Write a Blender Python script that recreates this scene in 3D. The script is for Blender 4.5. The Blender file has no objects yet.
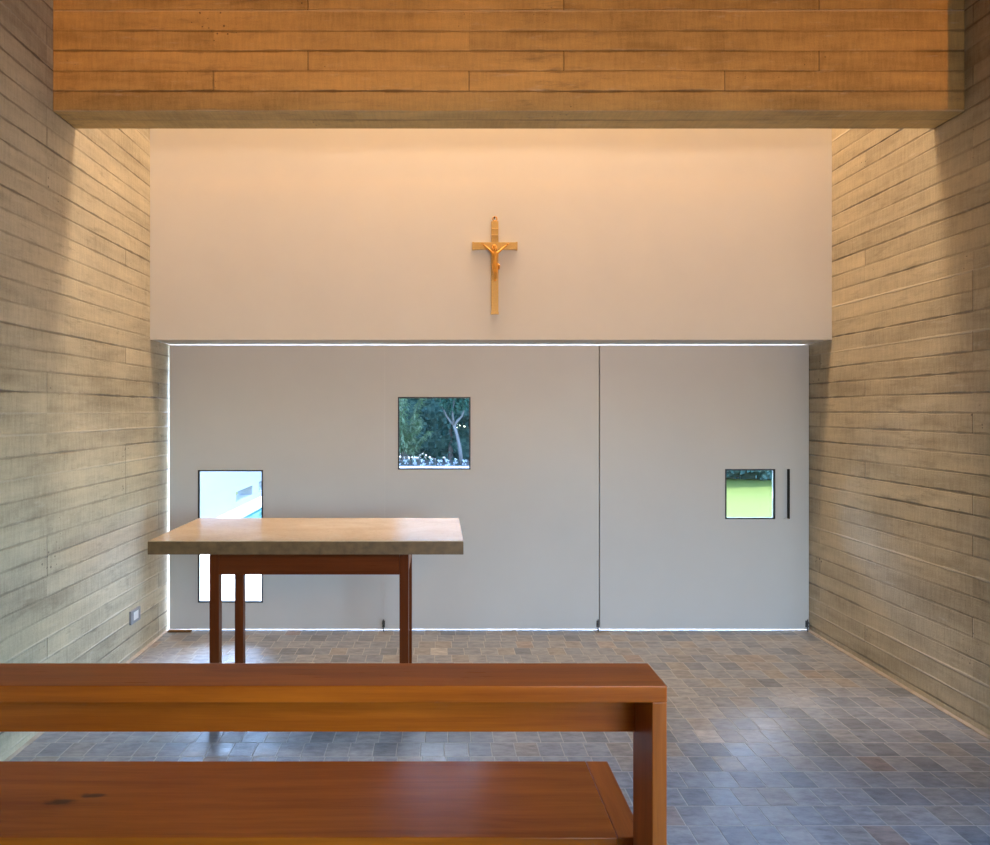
import bpy, bmesh, math, random
from mathutils import Vector, Matrix
C = bpy.context.scene
COL = C.collection
PI = math.pi
rnd = random.Random(7)

# ------------------------------------------------------------------ node helpers
class G:
    """small node-graph builder: numbers, sockets in, sockets out"""
    def __init__(s, name):
        s.m = bpy.data.materials.new(name); s.m.use_nodes = True
        s.nt = s.m.node_tree; s.nt.nodes.clear()
        s.out = s.nt.nodes.new('ShaderNodeOutputMaterial')
        s._tc = None
    def n(s, t, **kw):
        x = s.nt.nodes.new(t)
        for k, v in kw.items(): setattr(x, k, v)
        return x
    def link(s, a, b):
        if isinstance(a, (int, float)): b.default_value = a
        elif isinstance(a, tuple): b.default_value = a if len(a) == len(b.default_value) else (*a, 1)
        else: s.nt.links.new(a, b)
    def math(s, op, a, b=0.0, c=0.0, clamp=False):
        x = s.n('ShaderNodeMath', operation=op, use_clamp=clamp)
        s.link(a, x.inputs[0]); s.link(b, x.inputs[1]); s.link(c, x.inputs[2])
        return x.outputs[0]
    def add(s, a, b): return s.math('ADD', a, b)
    def sub(s, a, b): return s.math('SUBTRACT', a, b)
    def mul(s, a, b): return s.math('MULTIPLY', a, b)
    def xyz(s):
        if s._tc is None:
            t = s.n('ShaderNodeTexCoord'); sp = s.n('ShaderNodeSeparateXYZ')
            s.nt.links.new(t.outputs['Object'], sp.inputs[0]); s._tc = sp
        return s._tc.outputs[0], s._tc.outputs[1], s._tc.outputs[2]
    def vec(s, x, y, z=0.0):
        c = s.n('ShaderNodeCombineXYZ')
        s.link(x, c.inputs[0]); s.link(y, c.inputs[1]); s.link(z, c.inputs[2]); return c.outputs[0]
    def noise(s, v, scale, detail=3.0, rough=0.55, dist=0.0):
        x = s.n('ShaderNodeTexNoise'); s.link(v, x.inputs['Vector'])
        x.inputs['Scale'].default_value = scale; x.inputs['Detail'].default_value = detail
        x.inputs['Roughness'].default_value = rough; x.inputs['Distortion'].default_value = dist
        return x.outputs['Fac']
    def white(s, v):
        x = s.n('ShaderNodeTexWhiteNoise', noise_dimensions='3D'); s.link(v, x.inputs['Vector'])
        return x.outputs['Value'], x.outputs['Color']
    def voro(s, v, scale, rand=1.0):
        x = s.n('ShaderNodeTexVoronoi'); s.link(v, x.inputs['Vector'])
        x.inputs['Scale'].default_value = scale; x.inputs['Randomness'].default_value = rand
        return x.outputs['Distance'], x.outputs['Color']
    def maprange(s, v, a, b, c=0.0, d=1.0, smooth=False):
        x = s.n('ShaderNodeMapRange', interpolation_type='SMOOTHSTEP' if smooth else 'LINEAR')
        s.link(v, x.inputs['Value'])
        for i, k in enumerate((a, b, c, d)): s.link(k, x.inputs[i + 1])
        return x.outputs['Result']
    def ramp(s, v, stops):
        x = s.n('ShaderNodeValToRGB'); s.link(v, x.inputs[0])
        e = x.color_ramp.elements
        while len(e) > 1: e.remove(e[-1])
        e[0].position = stops[0][0]; e[0].color = (*stops[0][1], 1)
        for p, c in stops[1:]:
            k = e.new(p); k.color = (*c, 1)
        return x.outputs[0]
    def mix(s, f, a, b, mode='MIX'):
        x = s.n('ShaderNodeMix', data_type='RGBA', blend_type=mode)
        s.link(f, x.inputs[0]); s.link(a, x.inputs[6]); s.link(b, x.inputs[7]); return x.outputs[2]
    def bump(s, h, strength=1.0, dist=0.003):
        x = s.n('ShaderNodeBump'); s.link(h, x.inputs['Height'])
        x.inputs['Strength'].default_value = strength; x.inputs['Distance'].default_value = dist
        return x.outputs[0]
    def bsdf(s, col, rough=0.5, normal=None, **kw):
        p = s.n('ShaderNodeBsdfPrincipled')
        s.link(col, p.inputs['Base Color']); s.link(rough, p.inputs['Roughness'])
        if normal is not None: s.link(normal, p.inputs['Normal'])
        for k, v in kw.items(): s.link(v, p.inputs[k.replace('_', ' ')])
        s.nt.links.new(p.outputs[0], s.out.inputs[0]); return s.m

# ------------------------------------------------------------------ materials
def mat_concrete(name, axis, base=(.45, .39, .275), zoff=-.4, jbase=3.18, seed=None, xface=0.0):
    g = G(name); X, Y, Z = g.xyz()
    if axis: u = g.add(X, Y); jbase = jbase + xface            # the boards turn the corner at a wall's end
    else: u = X; Z = g.sub(Z, g.sub(Y, 3.229))                 # and run on under the beam
    seed = seed or (3.1 if axis else 9.7)
    wob = g.mul(g.sub(g.noise(g.vec(u, g.mul(Z, 3.0), seed), 1.3, 2), .5), .012)
    v = g.add(g.mul(g.add(Z, wob), 10.0), zoff)
    row = g.math('FLOOR', v); fr = g.math('FRACT', v)
    d = g.mul(g.math('MINIMUM', fr, g.sub(1.0, fr)), .1)
    jrow = g.math('ROUND', v)
    jr, _ = g.white(g.vec(jrow, seed, 1.0))
    rr, _ = g.white(g.vec(row, seed, 2.0))
    rp, _ = g.white(g.vec(row, seed, 3.0))
    along = g.maprange(g.noise(g.vec(g.mul(u, 1.9), g.mul(jrow, 7.3), seed), 1.0, 3), .36, .6, .3, 1.0)
    w = g.maprange(g.noise(g.vec(g.mul(u, 9.0), g.mul(jrow, 3.0), seed), 1.0, 3), .3, .7, .0032, .0125)
    jm = g.mul(g.mul(g.maprange(d, g.mul(w, .3), w, 1.0, 0.0), along), g.maprange(jr, 0, 1, .3, 1.0))
    # butt joints between board lengths
    uj = g.add(g.math('DIVIDE', g.sub(u, jbase), 1.27), g.mul(g.math('GREATER_THAN', rr, .72), .37))
    fu = g.math('FRACT', uj)
    du = g.mul(g.math('MINIMUM', fu, g.sub(1.0, fu)), 1.27)
    vm = g.mul(g.mul(g.maprange(du, 0.0, .005, 1.0, 0.0), g.math('GREATER_THAN', rp, .66)), .75)
    board, _ = g.white(g.vec(row, g.math('FLOOR', uj), seed))
    pos = g.vec(u, Z, seed)
    big = g.noise(pos, 1.1, 4, .6)
    mid = g.noise(g.vec(g.mul(u, 3.0), g.mul(Z, 14.0), board), 1.0, 4, .6)
    saw = g.noise(g.vec(g.mul(u, 75.0), g.mul(Z, 9.0), g.mul(row, 3.7)), 1.0, 2, .6)
    fine = g.noise(pos, 130.0, 2, .6)
    val = g.add(g.add(g.mul(g.sub(big, .5), .8), g.mul(g.sub(mid, .5), .75)),
                g.add(g.mul(g.sub(saw, .5), .4), g.add(g.mul(g.sub(fine, .5), .3), g.mul(g.sub(board, .5), .2))))
    col = g.mix(1.0, base, g.ramp(g.add(val, .5), [(0, (.42, .40, .37)), (.5, (1, 1, 1)), (1, (1.5, 1.48, 1.43))]), 'MULTIPLY')
    hue = g.noise(pos, .8, 2)
    col = g.mix(g.mul(hue, .35), col, g.mix(1.0, col, (1.06, 1.0, .86), 'MULTIPLY'))
    # light fins on some joints, dark on the others
    fin = g.math('GREATER_THAN', jr, .74)
    dark = g.mul(jm, g.sub(1.0, fin)); light = g.mul(jm, fin)
    col = g.mix(g.mul(dark, .95), col, (.05, .04, .03))
    col = g.mix(g.mul(light, .45), col, (.62, .57, .47))
    col = g.mix(g.mul(vm, .7), col, (.09, .075, .055))
    # pits
    stain = g.mul(g.maprange(g.noise(g.vec(g.mul(u, 5.0), g.mul(Z, 22.0), seed), 1.0, 5, .7), .55, .74, 0, .62), g.maprange(g.noise(pos, 1.7, 3), .42, .62, .15, 1.0))
    col = g.mix(stain, col, (.12, .10, .07))
    pale = g.maprange(g.noise(g.vec(g.mul(u, 7.0), g.mul(Z, 30.0), board), 1.0, 4, .7), .6, .78, 0, .4)
    col = g.mix(pale, col, (.62, .57, .48))
    vd, vc = g.voro(pos, 34.0)
    near = g.maprange(du, 0.0, .16, 1.0, .25)
    pm = g.mul(g.math('LESS_THAN', vd, g.mul(g.mul(g.maprange(g.noise(pos, 3.2, 3), .46, .7, 0, .27), near), 1.0)), 1.0)
    col = g.mix(g.mul(pm, .7), col, (.08, .065, .05))
    h = g.add(g.add(g.mul(board, .5), g.mul(mid, .35)), g.sub(g.add(g.mul(light, .7), g.mul(fine, .12)), g.add(g.add(dark, vm), g.mul(pm, .7))))
    h = g.add(h, g.mul(saw, .16))
    return g.bsdf(col, .55, g.bump(h, .9, .006), Specular_IOR_Level=.42)

def mat_floor():
    g = G('slate_tile_floor'); X, Y, Z = g.xyz()
    wb = g.mul(g.sub(g.noise(g.vec(X, Y), 1.6, 2), .5), .02)
    v = g.add(g.math('DIVIDE', Y, .1215), wb); row = g.math('FLOOR', v); fv = g.math('FRACT', v)
    off, _ = g.white(g.vec(row, 4.0, 1.0))
    u = g.add(g.add(g.math('DIVIDE', X, .108), off), g.mul(g.sub(g.noise(g.vec(X, row), 3.0, 1), .5), .12))
    ti = g.math('FLOOR', u); fu = g.math('FRACT', u)
    du = g.mul(g.math('MINIMUM', fu, g.sub(1.0, fu)), .108)
    dv = g.mul(g.math('MINIMUM', fv, g.sub(1.0, fv)), .1215)
    d = g.math('MINIMUM', du, dv)
    rv, rc = g.white(g.vec(ti, row, 2.0))
    r2, _ = g.white(g.vec(ti, row, 5.0))
    r3, _ = g.white(g.vec(ti, row, 8.0))
    pos = g.vec(X, Y, rv)
    jit = g.mul(g.sub(g.noise(pos, 40, 2), .5), .003)
    grout = g.maprange(g.add(d, jit), .0012, .0036, 1.0, 0.0)
    col = g.ramp(rv, [(0, (.165, .18, .2)), (.2, (.225, .243, .27)), (.5, (.25, .262, .285)), (.68, (.29, .293, .305)),
                      (.84, (.25, .238, .225)), (.95, (.30, .275, .245)), (.985, (.27, .215, .19)), (1, (.42, .4, .37))])
    cl = g.noise(g.vec(g.mul(X, 14), g.mul(Y, 34), g.mul(rv, 30)), 1.0, 5, .65)
    col = g.mix(1.0, col, g.ramp(cl, [(.25, (.5, .5, .5)), (.5, (1, 1, 1)), (.75, (1.5, 1.48, 1.44))]), 'MULTIPLY')
    sp = g.noise(pos, 120, 2)
    col = g.mix(g.maprange(sp, .62, .75, 0, .5), col, (.3, .29, .28))
    col = g.mix(g.mul(grout, .8), col, (.46, .44, .41))
    tilt = g.add(g.mul(g.sub(fu, .5), g.sub(r2, .5)), g.mul(g.sub(fv, .5), g.sub(r3, .5)))
    h = g.add(g.add(g.mul(cl, .55), g.mul(tilt, .7)), g.mul(grout, -.5))
    rough = g.add(g.maprange(cl, .3, .7, .3, .46), g.mul(r2, .12))
    return g.bsdf(col, rough, g.bump(h, .8, .004), Specular_IOR_Level=.6)

def mat_paint(name, col, rough=.6, amt=.05, spec=.4, scale=1.6):
    g = G(name); X, Y, Z = g.xyz(); p = g.vec(X, Y, Z)
    n = g.noise(p, scale, 4, .6); f = g.noise(p, 60, 3)
    c = g.mix(1.0, col, g.ramp(n, [(.25, (1 - amt,) * 3), (.75, (1 + amt,) * 3)]), 'MULTIPLY')
    return g.bsdf(c, rough, g.bump(f, .15, .001), Specular_IOR_Level=spec)

def mat_wood(name, axis, light=(.50, .12, .008), dark=(.25, .048, .003), rough=.3, knots=(), seed=0.0, scale=1.0):
    g = G(name); P = list(g.xyz())
    k = [26.0 * scale] * 3; k[axis] = 1.3 * scale
    w = g.noise(g.vec(*[g.mul(P[i], 1.6) for i in range(3)]), 1.0, 2)
    kn = None
    disp = g.mul(w, .9)
    for kx, ky, r in knots:                                   # elongated dark knot marks in the grain
        dx = g.math('DIVIDE', g.sub(P[0], kx), r * 3.2); dy = g.math('DIVIDE', g.sub(P[1], ky), r)
        dd = g.math('SQRT', g.add(g.mul(dx, dx), g.mul(dy, dy)))
        m = g.maprange(g.add(dd, g.mul(g.sub(g.noise(g.vec(g.mul(P[0], 22), g.mul(P[1], 60), 0.0), 1.0, 2), .5), 1.1)), .25, 1.0, 1.0, 0.0, True)
        kn = m if kn is None else g.math('MAXIMUM', kn, m)
    v = g.vec(*[g.add(g.mul(P[i], k[i]), g.add(disp, seed * (i + 1))) for i in range(3)])
    grain = g.noise(v, 1.0, 4, .6, .35)
    k2 = [230.0] * 3; k2[axis] = 7.0
    pore = g.noise(g.vec(*[g.mul(P[i], k2[i]) for i in range(3)]), 1.0, 2, .6)
    k3 = [4.0] * 3; k3[axis] = .9
    big = g.noise(g.vec(*[g.add(g.mul(P[i], k3[i]), seed) for i in range(3)]), 1.0, 2)
    f = g.add(g.mul(grain, .62), g.add(g.mul(pore, .16), g.mul(big, .3)))
    col = g.mix(g.maprange(f, .36, .7), dark, light)
    if kn is not None: col = g.mix(g.mul(kn, .78), col, (.035, .01, .003))
    return g.bsdf(col, g.add(rough, g.mul(g.sub(pore, .5), .12)), g.bump(g.add(pore, g.mul(grain, .4)), .12, .001), Specular_IOR_Level=.2)

def mat_plain(name, col, rough=.5, metal=0.0, amt=.06, scale=20):
    g = G(name); X, Y, Z = g.xyz(); n = g.noise(g.vec(X, Y, Z), scale, 3)
    c = g.mix(1.0, col, g.ramp(n, [(.25, (1 - amt,) * 3), (.75, (1 + amt,) * 3)]), 'MULTIPLY')
    return g.bsdf(c, rough, None, Metallic=metal)

def mat_glass():
    g = G('window_glass')
    t = g.n('ShaderNodeBsdfTransparent'); t.inputs[0].default_value = (.93, .97, .96, 1)
    gl = g.n('ShaderNodeBsdfGlossy'); gl.inputs['Roughness'].default_value = .02
    lw = g.n('ShaderNodeFresnel'); lw.inputs[0].default_value = 1.45
    m = g.n('ShaderNodeMixShader')
    g.nt.links.new(lw.outputs[0], m.inputs[0]); g.nt.links.new(t.outputs[0], m.inputs[1]); g.nt.links.new(gl.outputs[0], m.inputs[2])
    g.nt.links.new(m.outputs[0], g.out.inputs[0]); return g.m

def mat_stone():
    g = G('polished_beige_stone'); X, Y, Z = g.xyz(); p = g.vec(X, Y, Z)
    a = g.noise(g.vec(g.mul(X, 3), g.mul(Y, 5), g.mul(Z, 22)), 1.0, 5, .65, .6); b = g.noise(p, 45, 4, .7)
    vd, _ = g.voro(g.vec(g.mul(X, 30), g.mul(Y, 30), g.mul(Z, 60)), 1.0)
    c = g.ramp(g.add(g.mul(a, .7), g.mul(b, .3)), [(.3, (.50, .35, .20)), (.5, (.60, .44, .27)), (.7, (.68, .52, .34))])
    c = g.mix(g.maprange(vd, .0, .22, .35, 0.0), c, (.18, .12, .07))
    return g.bsdf(c, .2, None, Specular_IOR_Level=.45)

def mat_leaf(name, a, b, trans=.35):
    g = G(name); X, Y, Z = g.xyz()
    v, _ = g.white(g.vec(g.math('FLOOR', g.mul(X, 9)), g.math('FLOOR', g.mul(Y, 9)), g.math('FLOOR', g.mul(Z, 9))))
    c = g.mix(v, a, b)
    d = g.n('ShaderNodeBsdfDiffuse'); t = g.n('ShaderNodeBsdfTranslucent'); m = g.n('ShaderNodeMixShader')
    g.link(c, d.inputs[0]); g.link(c, t.inputs[0]); m.inputs[0].default_value = trans
    g.nt.links.new(d.outputs[0], m.inputs[1]); g.nt.links.new(t.outputs[0], m.inputs[2]); g.nt.links.new(m.outputs[0], g.out.inputs[0])
    return g.m

def mat_lawn():
    g = G('lawn_grass'); X, Y, Z = g.xyz(); p = g.vec(X, Y, 0.0)
    n = g.noise(p, .7, 4); f = g.noise(p, 45, 3, .7)
    c = g.mix(g.add(g.mul(n, .6), g.mul(f, .4)), (.047, .061, .009), (.067, .079, .015))
    return g.bsdf(c, .85, g.bump(f, .8, .02), Specular_IOR_Level=.1)

def mat_water():
    g = G('pool_water'); X, Y, Z = g.xyz()
    return g.bsdf((.02, .09, .10), .06, g.bump(g.noise(g.vec(X, Y, 0.0), 6, 3), .25, .02))

M = dict(
    side=mat_concrete('board_formed_concrete_wall', 1, base=(.45, .398, .288), xface=-1.913), side_shaded=mat_concrete('board_formed_concrete_wall_shaded', 1, base=(.42, .355, .245), seed=17.3, xface=2.617), beam=mat_concrete('board_formed_concrete_beam', 0, base=(.47, .335, .14), jbase=-.645),  # right wall: same concrete, its shade put into a darker base
    floor=mat_floor(), white=mat_paint('white_plaster', (.74, .725, .70), .65, .035),
    door=mat_paint('grey_white_painted_steel', (.68, .675, .67), .42, .025, .45, 2.2),
    woodx=mat_wood('reddish_wood_lengthwise', 0, rough=.22, knots=((-1.083, 1.862, .021), (-1.005, 1.893, .015))),
    woodt=mat_wood('reddish_wood_top', 0, rough=.3, seed=4.2), woody=mat_wood('reddish_wood_crosswise', 1, rough=.3, seed=2.0),
    woodz=mat_wood('reddish_wood_upright', 2, (.42, .105, .014), (.22, .046, .005), rough=.32, seed=1.0),
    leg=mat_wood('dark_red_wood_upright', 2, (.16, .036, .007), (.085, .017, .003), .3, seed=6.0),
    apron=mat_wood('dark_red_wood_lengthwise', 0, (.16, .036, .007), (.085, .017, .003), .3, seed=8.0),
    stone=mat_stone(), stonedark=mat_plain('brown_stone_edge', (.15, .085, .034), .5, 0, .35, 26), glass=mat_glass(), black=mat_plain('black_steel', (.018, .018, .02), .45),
    dark=mat_plain('dark_rubber', (.03, .027, .025), .8), steel=mat_plain('dull_steel', (.12, .12, .125), .4, .5),
    crosswood=mat_plain('pale_gold_cross', (.66, .43, .15), .4, .15, .1, 90), gold=mat_plain('polished_gold', (.80, .40, .08), .32, .5, .08, 60),
    plate=mat_plain('grey_plastic', (.26, .27, .30), .45), insert=mat_plain('white_plastic', (.78, .79, .8), .4),
    tan=mat_plain('tan_mortar', (.38, .31, .24), .8, 0, .2, 14), ceil=mat_paint('ceiling_plaster', (.28, .25, .22), .8), brown=mat_paint('brown_plaster', (.24, .2, .17), .8),
    scrap=mat_wood('weathered_brown_wood', 0, (.24, .12, .05), (.12, .055, .02), .6),
    terrace=mat_paint('pale_terrace_concrete', (.52, .52, .515), .8, .06), ext=mat_paint('white_garden_plaster', (.175, .18, .18), .8, .03),
    lawn=mat_lawn(), water=mat_water(), basin=mat_plain('pool_tile', (.03, .09, .10), .4), soil=mat_plain('dark_soil', (.05, .04, .035), .95),
    bark=mat_plain('pale_bark', (.12, .105, .095), .85, 0, .18, 14), barkd=mat_plain('dark_bark', (.1, .075, .06), .9, 0, .2, 14),
    leafd=mat_leaf('dark_bluish_leaves', (.034, .078, .064), (.095, .16, .125)), leafm=mat_leaf('mid_green_leaves', (.022, .065, .045), (.055, .11, .075)),
    leafl=mat_leaf('light_green_leaves', (.10, .17, .075), (.23, .29, .18)), petal=mat_leaf('white_petals', (.4, .4, .42), (.5, .49, .5), .2),
    pebble=mat_plain('white_pebble_kerb', (.4, .4, .4), .8),
)

# ------------------------------------------------------------------ mesh helpers
def obj(name, bm, mat, parent=None, smooth=False, loc=None):
    me = bpy.data.meshes.new(name); bm.normal_update(); bm.to_mesh(me); bm.free()
    o = bpy.data.objects.new(name, me); COL.objects.link(o)
    if mat: me.materials.append(mat)
    if smooth:
        for p in me.polygons: p.use_smooth = True
    if loc: o.location = loc
    if parent: o.parent = parent
    return o
def root(name, loc=(0, 0, 0)):
    o = bpy.data.objects.new(name, None); COL.objects.link(o); o.location = loc; o.empty_display_size = .1; return o
def tag(o, label=None, cat=None, group=None, kind=None):
    for k, v in (('label', label), ('category', cat), ('group', group), ('kind', kind)):
        if v: o[k] = v
    return o
def keep(o, parent):
    """parent without moving (parent is an unrotated empty)"""
    o.parent = parent; o.location = Vector(o.location) - parent.location; return o
def box(bm, x0, x1, y0, y1, z0, z1, bev=0.0):
    r = bmesh.ops.create_cube(bm, size=1.0)
    vs = r['verts']
    bmesh.ops.scale(bm, vec=(x1 - x0, y1 - y0, z1 - z0), verts=vs)
    bmesh.ops.translate(bm, vec=((x0 + x1) / 2, (y0 + y1) / 2, (z0 + z1) / 2), verts=vs)
    if bev:
        es = {e for v in vs for e in v.link_edges}
        bmesh.ops.bevel(bm, geom=list(es), offset=bev, segments=2, affect='EDGES', profile=.6)
    return vs
def B(*a, bev=0.0):
    bm = bmesh.new(); box(bm, *a, bev=bev); return bm
def holed(x0, x1, z0, z1, y0, y1, holes, axis='xz', skip=()):
    """slab between y0 and y1 with rectangular openings (hx0,hx1,hz0,hz1); axis 'yz' swaps x and y"""
    bm = bmesh.new()
    xs = sorted({x0, x1, *[h[0] for h in holes], *[h[1] for h in holes]})
    zs = sorted({z0, z1, *[h[2] for h in holes], *[h[3] for h in holes]})
    def solid(i, k):
        if not (0 <= i < len(xs) - 1 and 0 <= k < len(zs) - 1): return False
        cx, cz = (xs[i] + xs[i + 1]) / 2, (zs[k] + zs[k + 1]) / 2
        return not any(h[0] < cx < h[1] and h[2] < cz < h[3] for h in holes)
    vc = {}
    def V(x, y, z):
        key = (round(x, 5), round(y, 5), round(z, 5))
        if key not in vc: vc[key] = bm.verts.new((x, y, z) if axis == 'xz' else (y, x, z))
        return vc[key]
    for i in range(len(xs) - 1):
        for k in range(len(zs) - 1):
            if not solid(i, k): continue
            a, b, c, d = xs[i], xs[i + 1], zs[k], zs[k + 1]
            bm.faces.new([V(a, y0, c), V(b, y0, c), V(b, y0, d), V(a, y0, d)])
            bm.faces.new([V(a, y1, c), V(a, y1, d), V(b, y1, d), V(b, y1, c)])
            if not solid(i - 1, k): bm.faces.new([V(a, y0, c), V(a, y0, d), V(a, y1, d), V(a, y1, c)])
            if not solid(i + 1, k): bm.faces.new([V(b, y0, c), V(b, y1, c), V(b, y1, d), V(b, y0, d)])
            if not solid(i, k - 1): bm.faces.new([V(a, y0, c), V(a, y1, c), V(b, y1, c), V(b, y0, c)])
            if not solid(i, k + 1): bm.faces.new([V(a, y0, d), V(b, y0, d), V(b, y1, d), V(a, y1, d)])
    bmesh.ops.recalc_face_normals(bm, faces=bm.faces); return bm
def tube(bm, pts, radii, seg=10):
    pts = [Vector(p) for p in pts]; rings = []
    for i, p in enumerate(pts):
        t = (pts[min(i + 1, len(pts) - 1)] - pts[max(i - 1, 0)]).normalized()
        a = t.orthogonal().normalized()
        if rings: 
            a = (prev - t * prev.dot(t)).normalized()
        prev = a; b = t.cross(a)
        rings.append([bm.verts.new(p + (a * math.cos(2 * PI * k / seg) + b * math.sin(2 * PI * k / seg)) * radii[i]) for k in range(seg)])
    for r0, r1 in zip(rings, rings[1:]):
        for k in range(seg): bm.faces.new([r0[k], r0[(k + 1) % seg], r1[(k + 1) % seg], r1[k]])
    bm.faces.new(rings[0][::-1]); bm.faces.new(rings[-1])
def torus(bm, c, R, r, normal='y', n=20, m=8):
    vs = []
    for i in range(n):
        a = 2 * PI * i / n; ring = []
        for j in range(m):
            b = 2 * PI * j / m; q = R + r * math.cos(b)
            ring.append(bm.verts.new((c[0] + q * math.cos(a), c[1] + r * math.sin(b), c[2] + q * math.sin(a))))
        vs.append(ring)
    for i in range(n):
        for j in range(m):
            bm.faces.new([vs[i][j], vs[i][(j + 1) % m], vs[(i + 1) % n][(j + 1) % m], vs[(i + 1) % n][j]])
def ball(bm, c, r, seg=12, sc=(1, 1, 1)):
    q = bmesh.ops.create_uvsphere(bm, u_segments=seg, v_segments=max(6, seg // 2), radius=r)
    bmesh.ops.scale(bm, vec=sc, verts=q['verts']); bmesh.ops.translate(bm, vec=c, verts=q['verts'])

# ------------------------------------------------------------------ dimensions (metres, eye at x=0 y=0 z=1.55)
XL, XR = -1.913, 2.617          # faces of the side walls
YD = 4.58                       # inner face of the doors
YU = 4.319                      # face of the white wall over the doors
ZS = 2.024                      # soffit over the doors
ZC = 6.2                        # ceiling
XE, YR = 3.15, -1.9              # widening to the right behind the viewer, rear wall
YW = 2.4                       # where the right wall stops

S = lambda o: tag(o, kind='structure')
# floor slab
S(obj('floor', B(XL - .3, XE + .3, YR - .3, 4.68, -.15, 0), M['floor']))
# concrete side walls
S(obj('wall_left', B(XL - .25, XL, YR - .25, 5.0, -.05, ZC), M['side']))
S(obj('wall_right', B(XR, XR + .25, YW, 5.0, -.05, ZC), M['side_shaded']))
# white wall over the doors, concrete beam before it, ceiling
S(obj('wall_back', B(XL, XR, YU, 5.0, ZS, ZC), M['white']))
S(obj('beam', B(XL, XR, 3.229, 3.432, 3.04, ZC, bev=.004), M['beam']))
S(obj('ceiling', B(XL - .25, XE + .25, YR - .25, 5.0, ZC, ZC + .2), M['ceil']))
S(obj('sky_shade_rear', B(XL - .3, XE + .25, YR - 1.3, YR - .25, 2.15, 2.35), M['ext']))  # unseen overhang added to cut the sky light through the rear glazing
S(obj('sun_shade', B(XL - .3, XR + .3, 5.0, 5.3, 2.1, 2.35), M['ext']))  # unseen overhang added to keep sun patches off the inside floor
# part of the room behind the viewer: glazed wall to the right and glazed rear wall
S(obj('wall_east', holed(YR, YW, -.05, ZC, XE, XE + .25, [(-1.7, 2.25, .05, 2.1)], 'yz'), M['brown']))
S(obj('wall_return', B(XR + .25, XE + .25, YW, YW + .25, -.05, ZC), M['brown']))
S(obj('wall_rear', holed(XL, XE, -.05, ZC, YR - .25, YR, [(.85, 3.0, .05, 2.1)]), M['brown']))
def glazing(name, axis, a0, a1, z0, z1, d0, d1, n):
    bm = bmesh.new(); w = .05
    f = (lambda p, q, r, s, t, v: box(bm, p, q, r, s, t, v)) if axis == 'xz' else (lambda p, q, r, s, t, v: box(bm, r, s, p, q, t, v))
    f(a0, a1, d0, d1, z0, z0 + w); f(a0, a1, d0, d1, z1 - w, z1)
    for i in range(n + 1):
        c = a0 + (a1 - a0) * i / n; lo = max(a0, c - w / 2); f(lo, min(a1, lo + w), d0, d1, z0 + w, z1 - w)
    o = S(obj(name, bm, M['black']))
    gb = bmesh.new(); m = (d0 + d1) / 2
    if axis == 'xz': box(gb, a0 + w, a1 - w, m - .003, m + .003, z0 + w, z1 - w)
    else: box(gb, m - .003, m + .003, a0 + w, a1 - w, z0 + w, z1 - w)
    obj('glass_pane', gb, M['glass'], o); return o
glazing('window_1', 'yz', -1.7, 2.25, .05, 2.1, XE + .08, XE + .14, 3)
glazing('window_2', 'xz', .85, 3.0, .05, 2.1, YR - .14, YR - .08, 3)
# unseen trough added behind the viewer; its lip cuts off the spot light
bm = bmesh.new(); box(bm, XL, XE, -.45, -.03, 2.25, 2.70); box(bm, XL, XE, -.08, -.03, 2.70, 2.82); box(bm, XL, XE, -.45, -.40, 2.70, 2.82)
S(obj('added_baffle_1', bm, M['brown']))
# mortar fillets where floor and walls meet
def fillet(name, xw, sgn, y0, y1):
    bm = bmesh.new(); n = 60; prof = ((0, 0), (.018, 0), (.013, .004), (.004, .009), (0, .011)); R = []
    for i in range(n + 1):
        y = y0 + (y1 - y0) * i / n; k = 1 + .3 * (rnd.random() - .5)
        R.append([bm.verts.new((xw + sgn * a * k, y, b * k)) for a, b in prof])
    for r0, r1 in zip(R, R[1:]):
        for j in range(4): bm.faces.new([r0[j], r0[j + 1], r1[j + 1], r1[j]])
    bmesh.ops.recalc_face_normals(bm, faces=bm.faces)
    S(obj(name, bm, M['tan'], smooth=True))
fillet('baseboard_right', XR, -1, YW, YD - .01); fillet('baseboard_left', XL, 1, YR, YD - .01)

# ------------------------------------------------------------------ the three steel doors
TD = .04; ZB, ZT = .013, 2.014
def window_in(door, x0, x1, z0, z1):
    w = .0095
    fr = obj('window_frame', holed(x0, x1, z0, z1, YD - .003, YD + .014, [(x0 + w, x1 - w, z0 + w, z1 - w)]), M['black'], door)
    obj('glass_pane', B(x0 + .002, x1 - .002, YD + .026, YD + .032, z0 + .002, z1 - .002), M['glass'], door)
def floor_bolt(door, x):
    bm = bmesh.new(); y = YD - .012
    box(bm, x - .010, x + .010, YD - .003, YD, .028, .074)
    tube(bm, [(x, y, .0), (x, y, .085)], [.0035, .0035]); tube(bm, [(x, y, .062), (x - .004, y - .022, .064)], [.003, .003])
    ball(bm, (x - .004, y - .024, .064), .0045, 8)
    box(bm, x - .006, x + .006, y - .006, YD, .034, .040); box(bm, x - .006, x + .006, y - .006, YD, .062, .068)
    obj('floor_bolt', bm, M['steel'], door)
d1 = S(obj('door_1', holed(-1.892, -.3785, ZB, ZT, YD, YD + TD, [(-1.691, -1.233, .2004, 1.134)]), M['door']))
window_in(d1, -1.691, -1.233, .2004, 1.134)
obj('cover_strip', B(-.402, -.3745, YD - .003, YD, ZB, ZT, bev=.001), M['door'], d1)
floor_bolt(d1, -.384)
d2 = S(obj('door_2', holed(-.3755, 1.1345, ZB, ZT, YD, YD + TD, [(-.282, .229, 1.1377, 1.6487)]), M['door']))
window_in(d2, -.282, .229, 1.1377, 1.6487)
obj('seal_strip', B(1.120, 1.1335, YD + TD, YD + TD + .006, ZB, ZT), M['dark'], d2)
floor_bolt(d2, 1.126)
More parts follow.
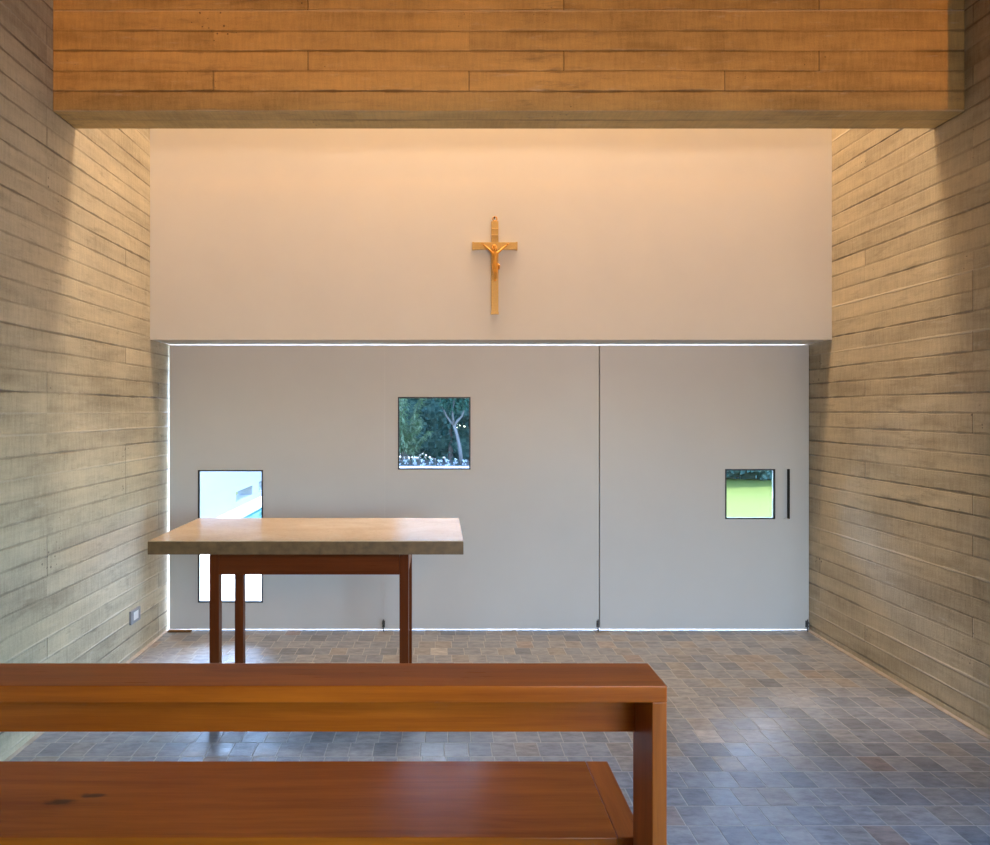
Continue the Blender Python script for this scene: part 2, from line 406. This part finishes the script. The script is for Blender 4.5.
d3 = S(obj('door_3', holed(1.1415, 2.613, ZB, ZT, YD, YD + TD, [(2.0226, 2.375, .789, 1.141), (2.435, 2.4806, .789, 1.141)]), M['door']))
window_in(d3, 2.0226, 2.375, .789, 1.141)
obj('seal_strip', B(1.130, 1.160, YD + TD, YD + TD + .008, ZB, ZT), M['dark'], d3)
hb = bmesh.new()
a0, a1, c0, c1 = 2.435, 2.4806, .789, 1.141
box(hb, a0, a1, YD + .028, YD + .041, c0, c1)
obj('pull_recess', hb, M['door'], d3)
obj('pull_dark_strip', B(a1 - .006, a1, YD + .002, YD + .0281, c0, c1), M['dark'], d3)  # dark strip down the right side of the recess
floor_bolt(d3, 2.598)

# ------------------------------------------------------------------ altar table
t = tag(root('altar_table', (-.64, 3.46, 0)), 'altar table with thick polished beige stone top on dark red wooden legs', 'table')
def P(name, bm, mat, parent, **k): return keep(obj(name, bm, mat, **k), parent)
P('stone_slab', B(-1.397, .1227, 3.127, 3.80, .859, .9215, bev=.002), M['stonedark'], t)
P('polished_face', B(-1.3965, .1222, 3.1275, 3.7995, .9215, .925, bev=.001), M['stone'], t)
lx = ((-1.1435, -1.0955), (-.193, -.147)); ly = ((3.250, 3.298), (3.655, 3.700))
for xa, xb in lx:
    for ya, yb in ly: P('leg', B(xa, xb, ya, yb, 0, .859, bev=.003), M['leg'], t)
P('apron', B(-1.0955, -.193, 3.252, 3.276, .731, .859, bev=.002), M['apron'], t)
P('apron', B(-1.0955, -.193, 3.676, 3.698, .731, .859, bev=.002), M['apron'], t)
P('apron', B(-1.141, -1.117, 3.298, 3.655, .731, .859, bev=.002), M['woody'], t)
P('apron', B(-.173, -.149, 3.298, 3.655, .731, .859, bev=.002), M['woody'], t)

# ------------------------------------------------------------------ pew bench in the foreground
XB0, XB1 = -1.72, .546
b = tag(root('pew_bench', ((XB0 + XB1) / 2, 1.8, 0)), 'long reddish wooden bench with a flat-topped back rail and glossy seat', 'bench')
P('back_top', B(XB0, XB1, 1.548, 1.690, .855, .895, bev=.003), M['woodt'], b)
for xa, xb in ((.511, .5455), (XB0 + .0005, XB0 + .035)):
    P('rear_post', B(xa, xb, 1.549, 1.704, 0, .855, bev=.002), M['woodz'], b)
    P('front_leg', B(xa, xb, 1.93, 2.065, 0, .392, bev=.002), M['woodz'], b)
    P('side_rail', B(xa + .004, xb - .004, 1.704, 1.93, .30, .392, bev=.002), M['woody'], b)
P('back_rail', B(XB0 + .035, .511, 1.684, 1.708, .7185, .855, bev=.002), M['woodx'], b)
P('seat', B(XB0 + .07, .472, 1.706, 2.08, .392, .43, bev=.003), M['woodx'], b)
P('seat_end', B(.4725, .542, 1.706, 2.08, .392, .43, bev=.003), M['woody'], b)
P('seat_end', B(XB0, XB0 + .0695, 1.706, 2.08, .392, .43, bev=.003), M['woody'], b)
P('seat_rail', B(XB0 + .035, .511, 1.945, 1.969, .31, .392, bev=.002), M['woodx'], b)

# ------------------------------------------------------------------ crucifix
cx, yw = .3765, YU
k = tag(root('crucifix', (cx, yw, 2.5)), 'slim golden crucifix hanging on the white wall above the doors', 'crucifix')
cb = bmesh.new()
box(cb, cx - .0235, cx + .0235, yw - .021, yw - .003, 2.1925, 2.806, bev=.002)
box(cb, cx - .148, cx + .148, yw - .0215, yw - .0035, 2.618, 2.666, bev=.002)
P('cross', cb, M['crosswood'], k)
for (x0, x1, z0, z1) in ((cx - .150, cx - .138, 2.616, 2.668), (cx + .138, cx + .150, 2.616, 2.668), (cx - .0255, cx + .0255, 2.190, 2.206)):
    P('end_cap', B(x0, x1, yw - .023, yw - .002, z0, z1, bev=.0015), M['crosswood'], k)
rb = bmesh.new(); torus(rb, (cx, yw - .012, 2.823), .014, .0038); P('hanging_ring', rb, M['gold'], k, smooth=True)
nb = bmesh.new(); tube(nb, [(cx - .003, yw - .03, 2.829), (cx - .003, yw, 2.829)], [.004, .003]); P('nail', nb, M['dark'], k)
pb = bmesh.new(); box(pb, cx - .021, cx + .021, yw - .0245, yw - .020, 2.713, 2.752, bev=.001)
for z in (2.752, 2.713): tube(pb, [(cx - .022, yw - .024, z), (cx + .022, yw - .024, z)], [.0035, .0035], 8)
P('title_plaque', pb, M['crosswood'], k)
# the figure: one skinned body, arms raised along the bar, head sunk to one side, legs together
def skin_body():
    y = yw - .038
    V = [((0, y, 2.512), .0145), ((0, y - .001, 2.545), .0135), ((0, y - .002, 2.578), .0185), ((0, y - .002, 2.598), .0115),
         ((-.002, y - .006, 2.611), .0068), ((-.005, y - .010, 2.626), .0115), ((-.006, y - .009, 2.638), .0085),
         ((-.024, y, 2.599), .0085), ((-.050, y + .006, 2.624), .0068), ((-.073, y + .011, 2.646), .0046), ((-.080, y + .012, 2.651), .005),
         ((.024, y, 2.599), .0085), ((.050, y + .006, 2.622), .0068), ((.073, y + .011, 2.642), .0046), ((.080, y + .012, 2.647), .005),
         ((-.009, y - .002, 2.496), .0125), ((-.004, y - .016, 2.455), .0088), ((-.003, y + .004, 2.418), .0058), ((-.001, y - .004, 2.402), .0048),
         ((.009, y - .002, 2.496), .0125), ((.007, y - .018, 2.457), .0088), ((.004, y + .000, 2.420), .0058), ((.003, y - .009, 2.404), .0048)]
    E = [(0, 1), (1, 2), (2, 3), (3, 4), (4, 5), (5, 6), (2, 7), (7, 8), (8, 9), (9, 10), (2, 11), (11, 12), (12, 13), (13, 14),
         (0, 15), (15, 16), (16, 17), (17, 18), (0, 19), (19, 20), (20, 21), (21, 22)]
    SC = 100.0                                                     # grown large, then brought to size, so the skin stays clean
    me = bpy.data.meshes.new('tmp'); me.from_pydata([tuple((Vector(v) - Vector((0, yw, 2.5))) * SC) for v, _ in V], E, [])
    o = bpy.data.objects.new('tmp', me); COL.objects.link(o)
    o.modifiers.new('skin', 'SKIN').use_smooth_shade = True
    for i, (_, r) in enumerate(V): me.skin_vertices[0].data[i].radius = (r * SC, r * SC)
    me.skin_vertices[0].data[0].use_root = True
    o.modifiers.new('sub', 'SUBSURF').levels = 2; o.modifiers['sub'].render_levels = 2
    dg = bpy.context.evaluated_depsgraph_get()
    nm = bpy.data.meshes.new_from_object(o.evaluated_get(dg))
    bpy.data.objects.remove(o); bpy.data.meshes.remove(me)
    bm = bmesh.new(); bm.from_mesh(nm); bpy.data.meshes.remove(nm)
    bmesh.ops.scale(bm, vec=(1 / SC,) * 3, verts=bm.verts); bmesh.ops.translate(bm, vec=(cx, yw, 2.5), verts=bm.verts)
    for s, hx, hz in ((-1, -.080, 2.651), (1, .080, 2.647)):          # fingers and thumbs
        for j, (a, L) in enumerate(((.95, .011), (.65, .0135), (.4, .0125), (.12, .0095))):
            p0 = Vector((cx + hx, y + .012, hz)); dr = Vector((s * math.cos(a), -.25, math.sin(a)))
            tube(bm, [p0, p0 + dr * L * .6, p0 + dr * L + Vector((0, -.003, 0))], [.0018, .0016, .0011], 6)
        p0 = Vector((cx + hx - s * .003, y + .010, hz)); tube(bm, [p0, p0 + Vector((0, -.003, .006)), p0 + Vector((s * .003, -.006, .010))], [.002, .0018, .0012], 6)
    # face: nose, brow, beard mass
    tube(bm, [(cx - .005, y - .0200, 2.628), (cx - .006, y - .0235, 2.622)], [.0014, .0022], 6)
    ball(bm, (cx - .005, y - .017, 2.6155), .0055, 8, (1, .8, 1.1))
    for s in (-1, 1): ball(bm, (cx - .005 + s * .0042, y - .0195, 2.6275), .0015, 6)
    return bm, y
bmb, yb = skin_body()
co = P('corpus', bmb, M['gold'], k, smooth=True)
hb = bmesh.new(); ball(hb, (cx - .0055, yb - .006, 2.632), .0135, 14, (1, .95, .95))
for s in (-1, 1): tube(hb, [(cx - .0055 + s * .011, yb - .007, 2.632), (cx - .004 + s * .0125, yb - .006, 2.617), (cx + s * .012, yb - .007, 2.602)], [.005, .005, .003], 8)
torus(hb, (cx - .0055, yb - .007, 2.634), .0125, .0022)
h = obj('hair', hb, M['gold'], smooth=True); h.location = -k.location; h.parent = co; h.location = (0, 0, 0)
lb = bmesh.new(); R = []
for zz, rx, ry in ((2.522, .0195, .017), (2.512, .021, .0185), (2.498, .0225, .0195), (2.482, .0205, .0185)):
    R.append([lb.verts.new((cx + rx * math.cos(a) * (1 + .05 * math.cos(5 * a)), yb - .003 + ry * math.sin(a), zz + .004 * math.sin(a * 3))) for a in [2 * PI * i / 24 for i in range(24)]])
for r0, r1 in zip(R, R[1:]):
    for i in range(24): lb.faces.new([r0[i], r0[(i + 1) % 24], r1[(i + 1) % 24], r1[i]])
tube(lb, [(cx + .018, yb - .010, 2.515), (cx + .026, yb - .012, 2.505), (cx + .024, yb - .010, 2.480)], [.006, .007, .004], 8)
l = obj('loincloth', lb, M['gold'], smooth=True); l.parent = co
k['label'] = 'slim golden crucifix hanging on the white wall above the doors'

# ------------------------------------------------------------------ wall socket and the scrap of wood by the doors
y0, y1, z0, z1 = 4.027, 4.152, .222, .305
s = tag(root('wall_outlet', (XL, (y0 + y1) / 2, (z0 + z1) / 2)), 'grey wall socket plate with a white insert, low on the left concrete wall', 'socket')
P('plate', holed(y0, y1, z0, z1, XL, XL + .013, [(y0 + .033, y1 - .02, z0 + .016, z1 - .014)], 'yz'), M['plate'], s)
P('insert', B(XL, XL + .0105, y0 + .033, y1 - .02, z0 + .016, z1 - .014), M['insert'], s)
wb = bmesh.new()
box(wb, -1.893, -1.73, YD - .034, YD - .002, 0, .0125, bev=.003)
tag(obj('wood_strip', wb, M['scrap']), 'small weathered strip of brown wood on the floor against the left door', 'wood strip')

# ------------------------------------------------------------------ outside: terrace, pool, garden wall, lawn, planting
S(obj('terrace', holed(-3.55, -1.2, 4.68, 24, -.15, -.01, [(-2.9, -1.75, 8.2, 15.5)]), M['terrace']))
bpy.data.objects['terrace'].data.transform(Matrix(((1, 0, 0, 0), (0, 0, 1, 0), (0, 1, 0, 0), (0, 0, 0, 1))))
bpy.data.objects['terrace'].data.flip_normals()
S(obj('lawn_side', B(-14, -3.55, 4.68, 24, -.15, -.012), M['lawn']))
S(obj('bounce_paving', B(-1.2, 8, 4.68, 7.2, -.15, -.005), M['terrace']))  # unseen paving added to bounce white sunlight up to the door soffit
S(obj('lawn', B(-1.2, 30, 4.68, 17.4, -.15, -.01), M['lawn']))
S(obj('ground', B(-30, 40, 17.4, 40, -.2, -.015), M['soil']))
S(obj('ground_rear', B(-20, 30, -20, 4.68, -.35, -.16), M['brown']))
p = tag(root('swimming_pool', (-2.3, 11.8, -.6)), 'turquoise swimming pool beside the white garden wall', 'pool')
pb = holed(-2.9, -1.75, 8.2, 15.5, -.9, -.03, [(-2.88, -1.77, 8.22, 15.48)])
pb.transform(Matrix(((1, 0, 0, 0), (0, 0, 1, 0), (0, 1, 0, 0), (0, 0, 0, 1)))); bmesh.ops.reverse_faces(pb, faces=pb.faces)
box(pb, -2.88, -1.77, 8.22, 15.48, -.9, -.88)
P('basin', pb, M['basin'], p)
P('water', B(-2.88, -1.77, 8.22, 15.48, -.88, -.05), M['water'], p)
gw = S(obj('wall_garden', holed(5.4, 24, -.15, 2.3, -3.5, -3.24, [(10.42, 11.35, .09, .25), (11.75, 12.6, .09, .27)], 'yz'), M['ext']))

def leaves(bm, centres, n, size, asp=2.2, droop=.3, r=None):
    r = r or rnd
    for _ in range(n):
        c, rad = r.choice(centres); c = Vector(c)
        while True:
            q = Vector((r.uniform(-1, 1), r.uniform(-1, 1), r.uniform(-1, 1)))
            if .05 < q.length < 1: break
        q = q.normalized() * (q.length ** .45); pnt = c + Vector((q.x * rad[0], q.y * rad[1], q.z * rad[2]))
        d = (q + Vector((r.uniform(-.8, .8), r.uniform(-.8, .8), r.uniform(-.6, .6) - droop))).normalized()
        sd = d.cross(Vector((r.uniform(-1, 1), r.uniform(-1, 1), r.uniform(-1, 1)))).normalized()
        L = size * r.uniform(.6, 1.3); W = L / asp / 2
        v = [bm.verts.new(pnt), bm.verts.new(pnt + d * L * .45 + sd * W), bm.verts.new(pnt + d * L), bm.verts.new(pnt + d * L * .45 - sd * W)]
        bm.faces.new(v)
    return bm
# dense hedge of dark trees closing the garden
hc = [((x, 20.6 + rnd.uniform(-.4, .8), z + rnd.uniform(-.3, .3)), (.95, .8, .9)) for x in [i * .9 - 9 for i in range(30)] for z in (.5, 1.5, 2.7, 3.9)] + [((x, 20.9 + rnd.uniform(-.4, .8), z + rnd.uniform(-.4, .4)), (1.0, .8, 1.0)) for x in [i * 1.2 - 5 for i in range(9)] for z in (5.1, 6.3)]
hedge = tag(root('hedge', (3, 20.6, 0)), 'tall dense dark bluish green hedge closing the garden seen through the middle pane', 'hedge')
def cores(bm, cs, k):
    for c, rad in cs:
        q = bmesh.ops.create_icosphere(bm, subdivisions=2, radius=1.0)
        for v in q['verts']: v.co = Vector(c) + Vector((v.co.x * rad[0], v.co.y * rad[1], v.co.z * rad[2])) * k * rnd.uniform(.8, 1.1)
    return bm
P('foliage', cores(leaves(bmesh.new(), hc, 60000, .17, 1.8), hc, .78), M['leafd'], hedge)
hs = bmesh.new()
tube(hs, [(0.4, 20.9, -.02), (0.45, 20.9, 3.2)], [.09, .04], 8)
P('stem', hs, M['barkd'], hedge)
hr = tag(root('hedge', (10, 15.2, 0)), 'dark clipped hedge at the end of the lawn, through the right-hand pane', 'hedge')
h2 = [((x, 14.75 + rnd.uniform(0, .6), z), (.7, .55, .6)) for x in [3.4 + i * .66 for i in range(16)] for z in (.45, 1.0, 1.6, 2.3)]
P('foliage', cores(leaves(bmesh.new(), h2, 20000, .14, 1.8), h2, .95), M['leafd'], hr)
hs = bmesh.new()
tube(hs, [(7.1, 15.0, -.02), (7.15, 15.0, 1.5)], [.06, .03], 8)
P('stem', hs, M['barkd'], hr)
# slender forked tree
tx, ty = .665, 18.75
tr = tag(root('forked_tree', (tx, ty, 0)), 'slender pale forked tree standing in the planting strip outside the middle pane', 'tree')
tb = bmesh.new(); s_ = ty / 650.0
def px(x, y, dy=0.0): return Vector(((x - 438) * (ty + dy) / 650, ty + dy, 1.55 - (y - 411) * (ty + dy) / 650))
tube(tb, [Vector((px(461, 460).x, ty, -.02)), px(460.6, 455), px(459.6, 447), px(457.5, 437), px(455.6, 430), px(454.2, 425)], [.07, .056, .052, .05, .049, .047], 10)
tube(tb, [px(454.4, 426), px(450.5, 421.5, .1), px(446.5, 416, .15), px(442, 406, .2), px(438, 392, .25)], [.036, .03, .026, .02, .01], 8)
tube(tb, [px(454.3, 426), px(452.8, 418, -.1), px(452.6, 410, -.15), px(455, 395, -.2)], [.036, .03, .024, .012], 8)
tube(tb, [px(454.4, 426), px(457.5, 421, .05), px(462, 416, .1), px(464.5, 408, .2), px(468, 392, .3)], [.04, .034, .03, .022, .01], 8)
P('trunk', tb, M['bark'], tr, smooth=True)
tc = [(px(*q, d), (.26, .3, .24)) for q in ((450, 399), (454, 402), (462, 399), (447, 392), (470, 395), (456, 388)) for d in (-.2, .3)]
P('foliage', leaves(bmesh.new(), tc, 1100, .15, 2.2), M['leafm'], tr)
# light feathery shrub left of it
ty2 = 19.25
sh = tag(root('feathery_shrub', (-1.0, ty2, 0)), 'tall light green shrub with arching leaves at the left of the middle pane', 'shrub')
sb = bmesh.new(); fb = bmesh.new(); rr = random.Random(21)
for i in range(20):
    a = rr.uniform(0, 2 * PI); b0 = Vector((-1.0 + rr.uniform(-.2, .2), ty2 + rr.uniform(-.1, .1), -.02)); Hh = rr.uniform(1.0, 2.6)
    pts = [b0 + Vector((math.cos(a) * .6 * (q ** 2), math.sin(a) * .2 * q ** 2, Hh * q * (1 - .12 * q))) for q in [j / 6 for j in range(7)]]
    tube(sb, pts, [.008 - .0009 * j for j in range(7)], 6)
    for q in range(130):
        f = rr.uniform(.3, 1.0) * 6; j = min(5, int(f)); pnt = pts[j].lerp(pts[j + 1], f - j)
        d = Vector((rr.uniform(-1, 1), rr.uniform(-1, .6), rr.uniform(-.9, .15))).normalized(); L = rr.uniform(.1, .24)
        sd = d.cross(Vector((0, .3, 1))).normalized() * .018
        fb.faces.new([fb.verts.new(pnt), fb.verts.new(pnt + d * L * .4 + sd), fb.verts.new(pnt + d * L + Vector((0, 0, -.03))), fb.verts.new(pnt + d * L * .4 - sd)])
P('stems', sb, M['barkd'], sh); P('foliage', fb, M['leafl'], sh)
# kerb and the low white-flowered plants behind it
S(obj('kerb', B(-6, 14, 17.42, 18.0, -.05, .03, bev=.01), M['pebble']))
def flower(seed):
    r = random.Random(seed); t = root('flowering_plant')
    f = bmesh.new(); leaves(f, [((0, 0, .1), (.075, .10, .10))], 80, .05, 2.0, 0, r); o1 = obj('foliage', f, M['leafd']); o1.parent = t
    w = bmesh.new()
    for _ in range(11):
        c = Vector((r.uniform(-.065, .065), r.uniform(-.12, .04), r.uniform(.06, .22)))
        for j in range(5):
            a = j * 2 * PI / 5 + r.random(); d = Vector((math.cos(a), -.5, math.sin(a))).normalized() * .03; e = Vector((-math.sin(a), 0, math.cos(a))) * .016
            w.faces.new([w.verts.new(c), w.verts.new(c + d * .6 + e), w.verts.new(c + d), w.verts.new(c + d * .6 - e)])
    o2 = obj('blossoms', w, M['petal']); o2.parent = t
    return t
protos = [flower(31), flower(32), flower(35)]
for i in range(10):
    if i < 3: f = protos[i]
    else:
        f = protos[i * 5 % 3].copy(); COL.objects.link(f)
        for ch in list(protos[i * 5 % 3].children):
            c = ch.copy(); COL.objects.link(c); c.parent = f
    f.location = (-1.12 + i * .232 + .008 * math.sin(i * 5.1), 18.22 + .05 * (i % 3 - 1), -.015); f.rotation_euler = (0, 0, (i % 3) * PI)
    tag(f, 'low white-flowered plant in the planting strip behind the pale kerb', 'plant', 'white-flowered plants behind the kerb')

# ------------------------------------------------------------------ light
W = bpy.data.worlds.new('sky'); C.world = W; W.use_nodes = True; nt = W.node_tree; nt.nodes.clear()
sk = nt.nodes.new('ShaderNodeTexSky'); sk.sky_type = 'NISHITA'; sk.sun_disc = False; sk.sun_elevation = math.radians(55); sk.sun_rotation = math.radians(10)
sk.air_density = 1.0; sk.dust_density = 1.5; sk.ozone_density = 1.0
bg = nt.nodes.new('ShaderNodeBackground'); bg.inputs[1].default_value = 4.0
ow = nt.nodes.new('ShaderNodeOutputWorld'); tn = nt.nodes.new('ShaderNodeMix'); tn.data_type = 'RGBA'; tn.blend_type = 'MULTIPLY'; tn.inputs[0].default_value = 1.0; tn.inputs[7].default_value = (.86, 1.0, 1.2, 1)
nt.links.new(sk.outputs[0], tn.inputs[6]); nt.links.new(tn.outputs[2], bg.inputs[0]); nt.links.new(bg.outputs[0], ow.inputs[0])
def aim(o, target):
    o.rotation_euler = (Vector(target) - Vector(o.location)).to_track_quat('-Z', 'Y').to_euler()
def lamp(name, kind, loc, target, energy, color, **kw):
    L = bpy.data.lights.new(name, kind); L.energy = energy; L.color = color
    for a, v in kw.items(): setattr(L, a, v)
    o = bpy.data.objects.new(name, L); COL.objects.link(o); o.location = loc; aim(o, target); return o
lamp('sun', 'SUN', (0, 0, 20), (.08 * 20, -.42 * 20, 2), 18.0, (.97, .99, 1), angle=math.radians(2))
def portal(name, loc, target, sx, sy):
    o = lamp(name, 'AREA', loc, target, 1, (1, 1, 1), shape='RECTANGLE', size=sx, size_y=sy); o.data.cycles.is_portal = True
portal('daylight_portal_east', (XE + .2, .275, 1.075), (0, .275, 1.075), 2.05, 3.95)
portal('daylight_portal_rear', (1.925, YR - .2, 1.075), (1.925, 0, 1.075), 2.15, 2.05)
# warm strip lamps above, hidden behind the beam
for i in range(3):
    lamp('cove_lamp', 'AREA', (XL + .75 + i * 1.51, 3.83, 6.15), (XL + .75 + i * 1.51, 3.84, 2), 88, (1, .76, .54), shape='RECTANGLE', size=1.45, size_y=.6)
# unseen warm fill panels added under the trough to lift doors and altar wall
for i in range(3):
    lamp('fill_panel', 'AREA', (.45 + i * 1.1, -.24, 2.03), (-1.1 + i * 1.4, 4.5, 2.65), 8, (1, .66, .40), shape='RECTANGLE', size=1.1, size_y=.38, spread=math.radians(95))
# warm spot lamps lying in the added trough, turned up to the beam
for x, e in ((-1.75, 225), (2.9, 210)):
    lamp('spot_lamp', 'SPOT', (x, -.36, 2.80), (x + (.1 if x < 0 else -.7), 3.23, 3.4), e, (1, .34, .01), spot_size=math.radians(86), spot_blend=1.0, shadow_soft_size=.012)

# ------------------------------------------------------------------ camera and view
cam = bpy.data.cameras.new('camera'); co_ = bpy.data.objects.new('camera', cam); COL.objects.link(co_)
co_.location = (0, 0, 1.55); co_.rotation_euler = (PI / 2, 0, 0)
cam.sensor_width = 36; cam.lens = 650 / 990 * 36; cam.shift_x = 57 / 990; cam.shift_y = -11.5 / 990; cam.clip_start = .05; cam.clip_end = 200
C.camera = co_
C.view_settings.view_transform = 'Standard'; C.view_settings.look = 'None'; C.view_settings.exposure = 0.0; C.view_settings.gamma = 1.0
C.view_settings.use_curve_mapping = False
cy = C.cycles
cy.max_bounces = 10; cy.diffuse_bounces = 6; cy.glossy_bounces = 4; cy.transparent_max_bounces = 12
cy.sample_clamp_indirect = 6.0; cy.use_denoising = True; cy.caustics_reflective = False
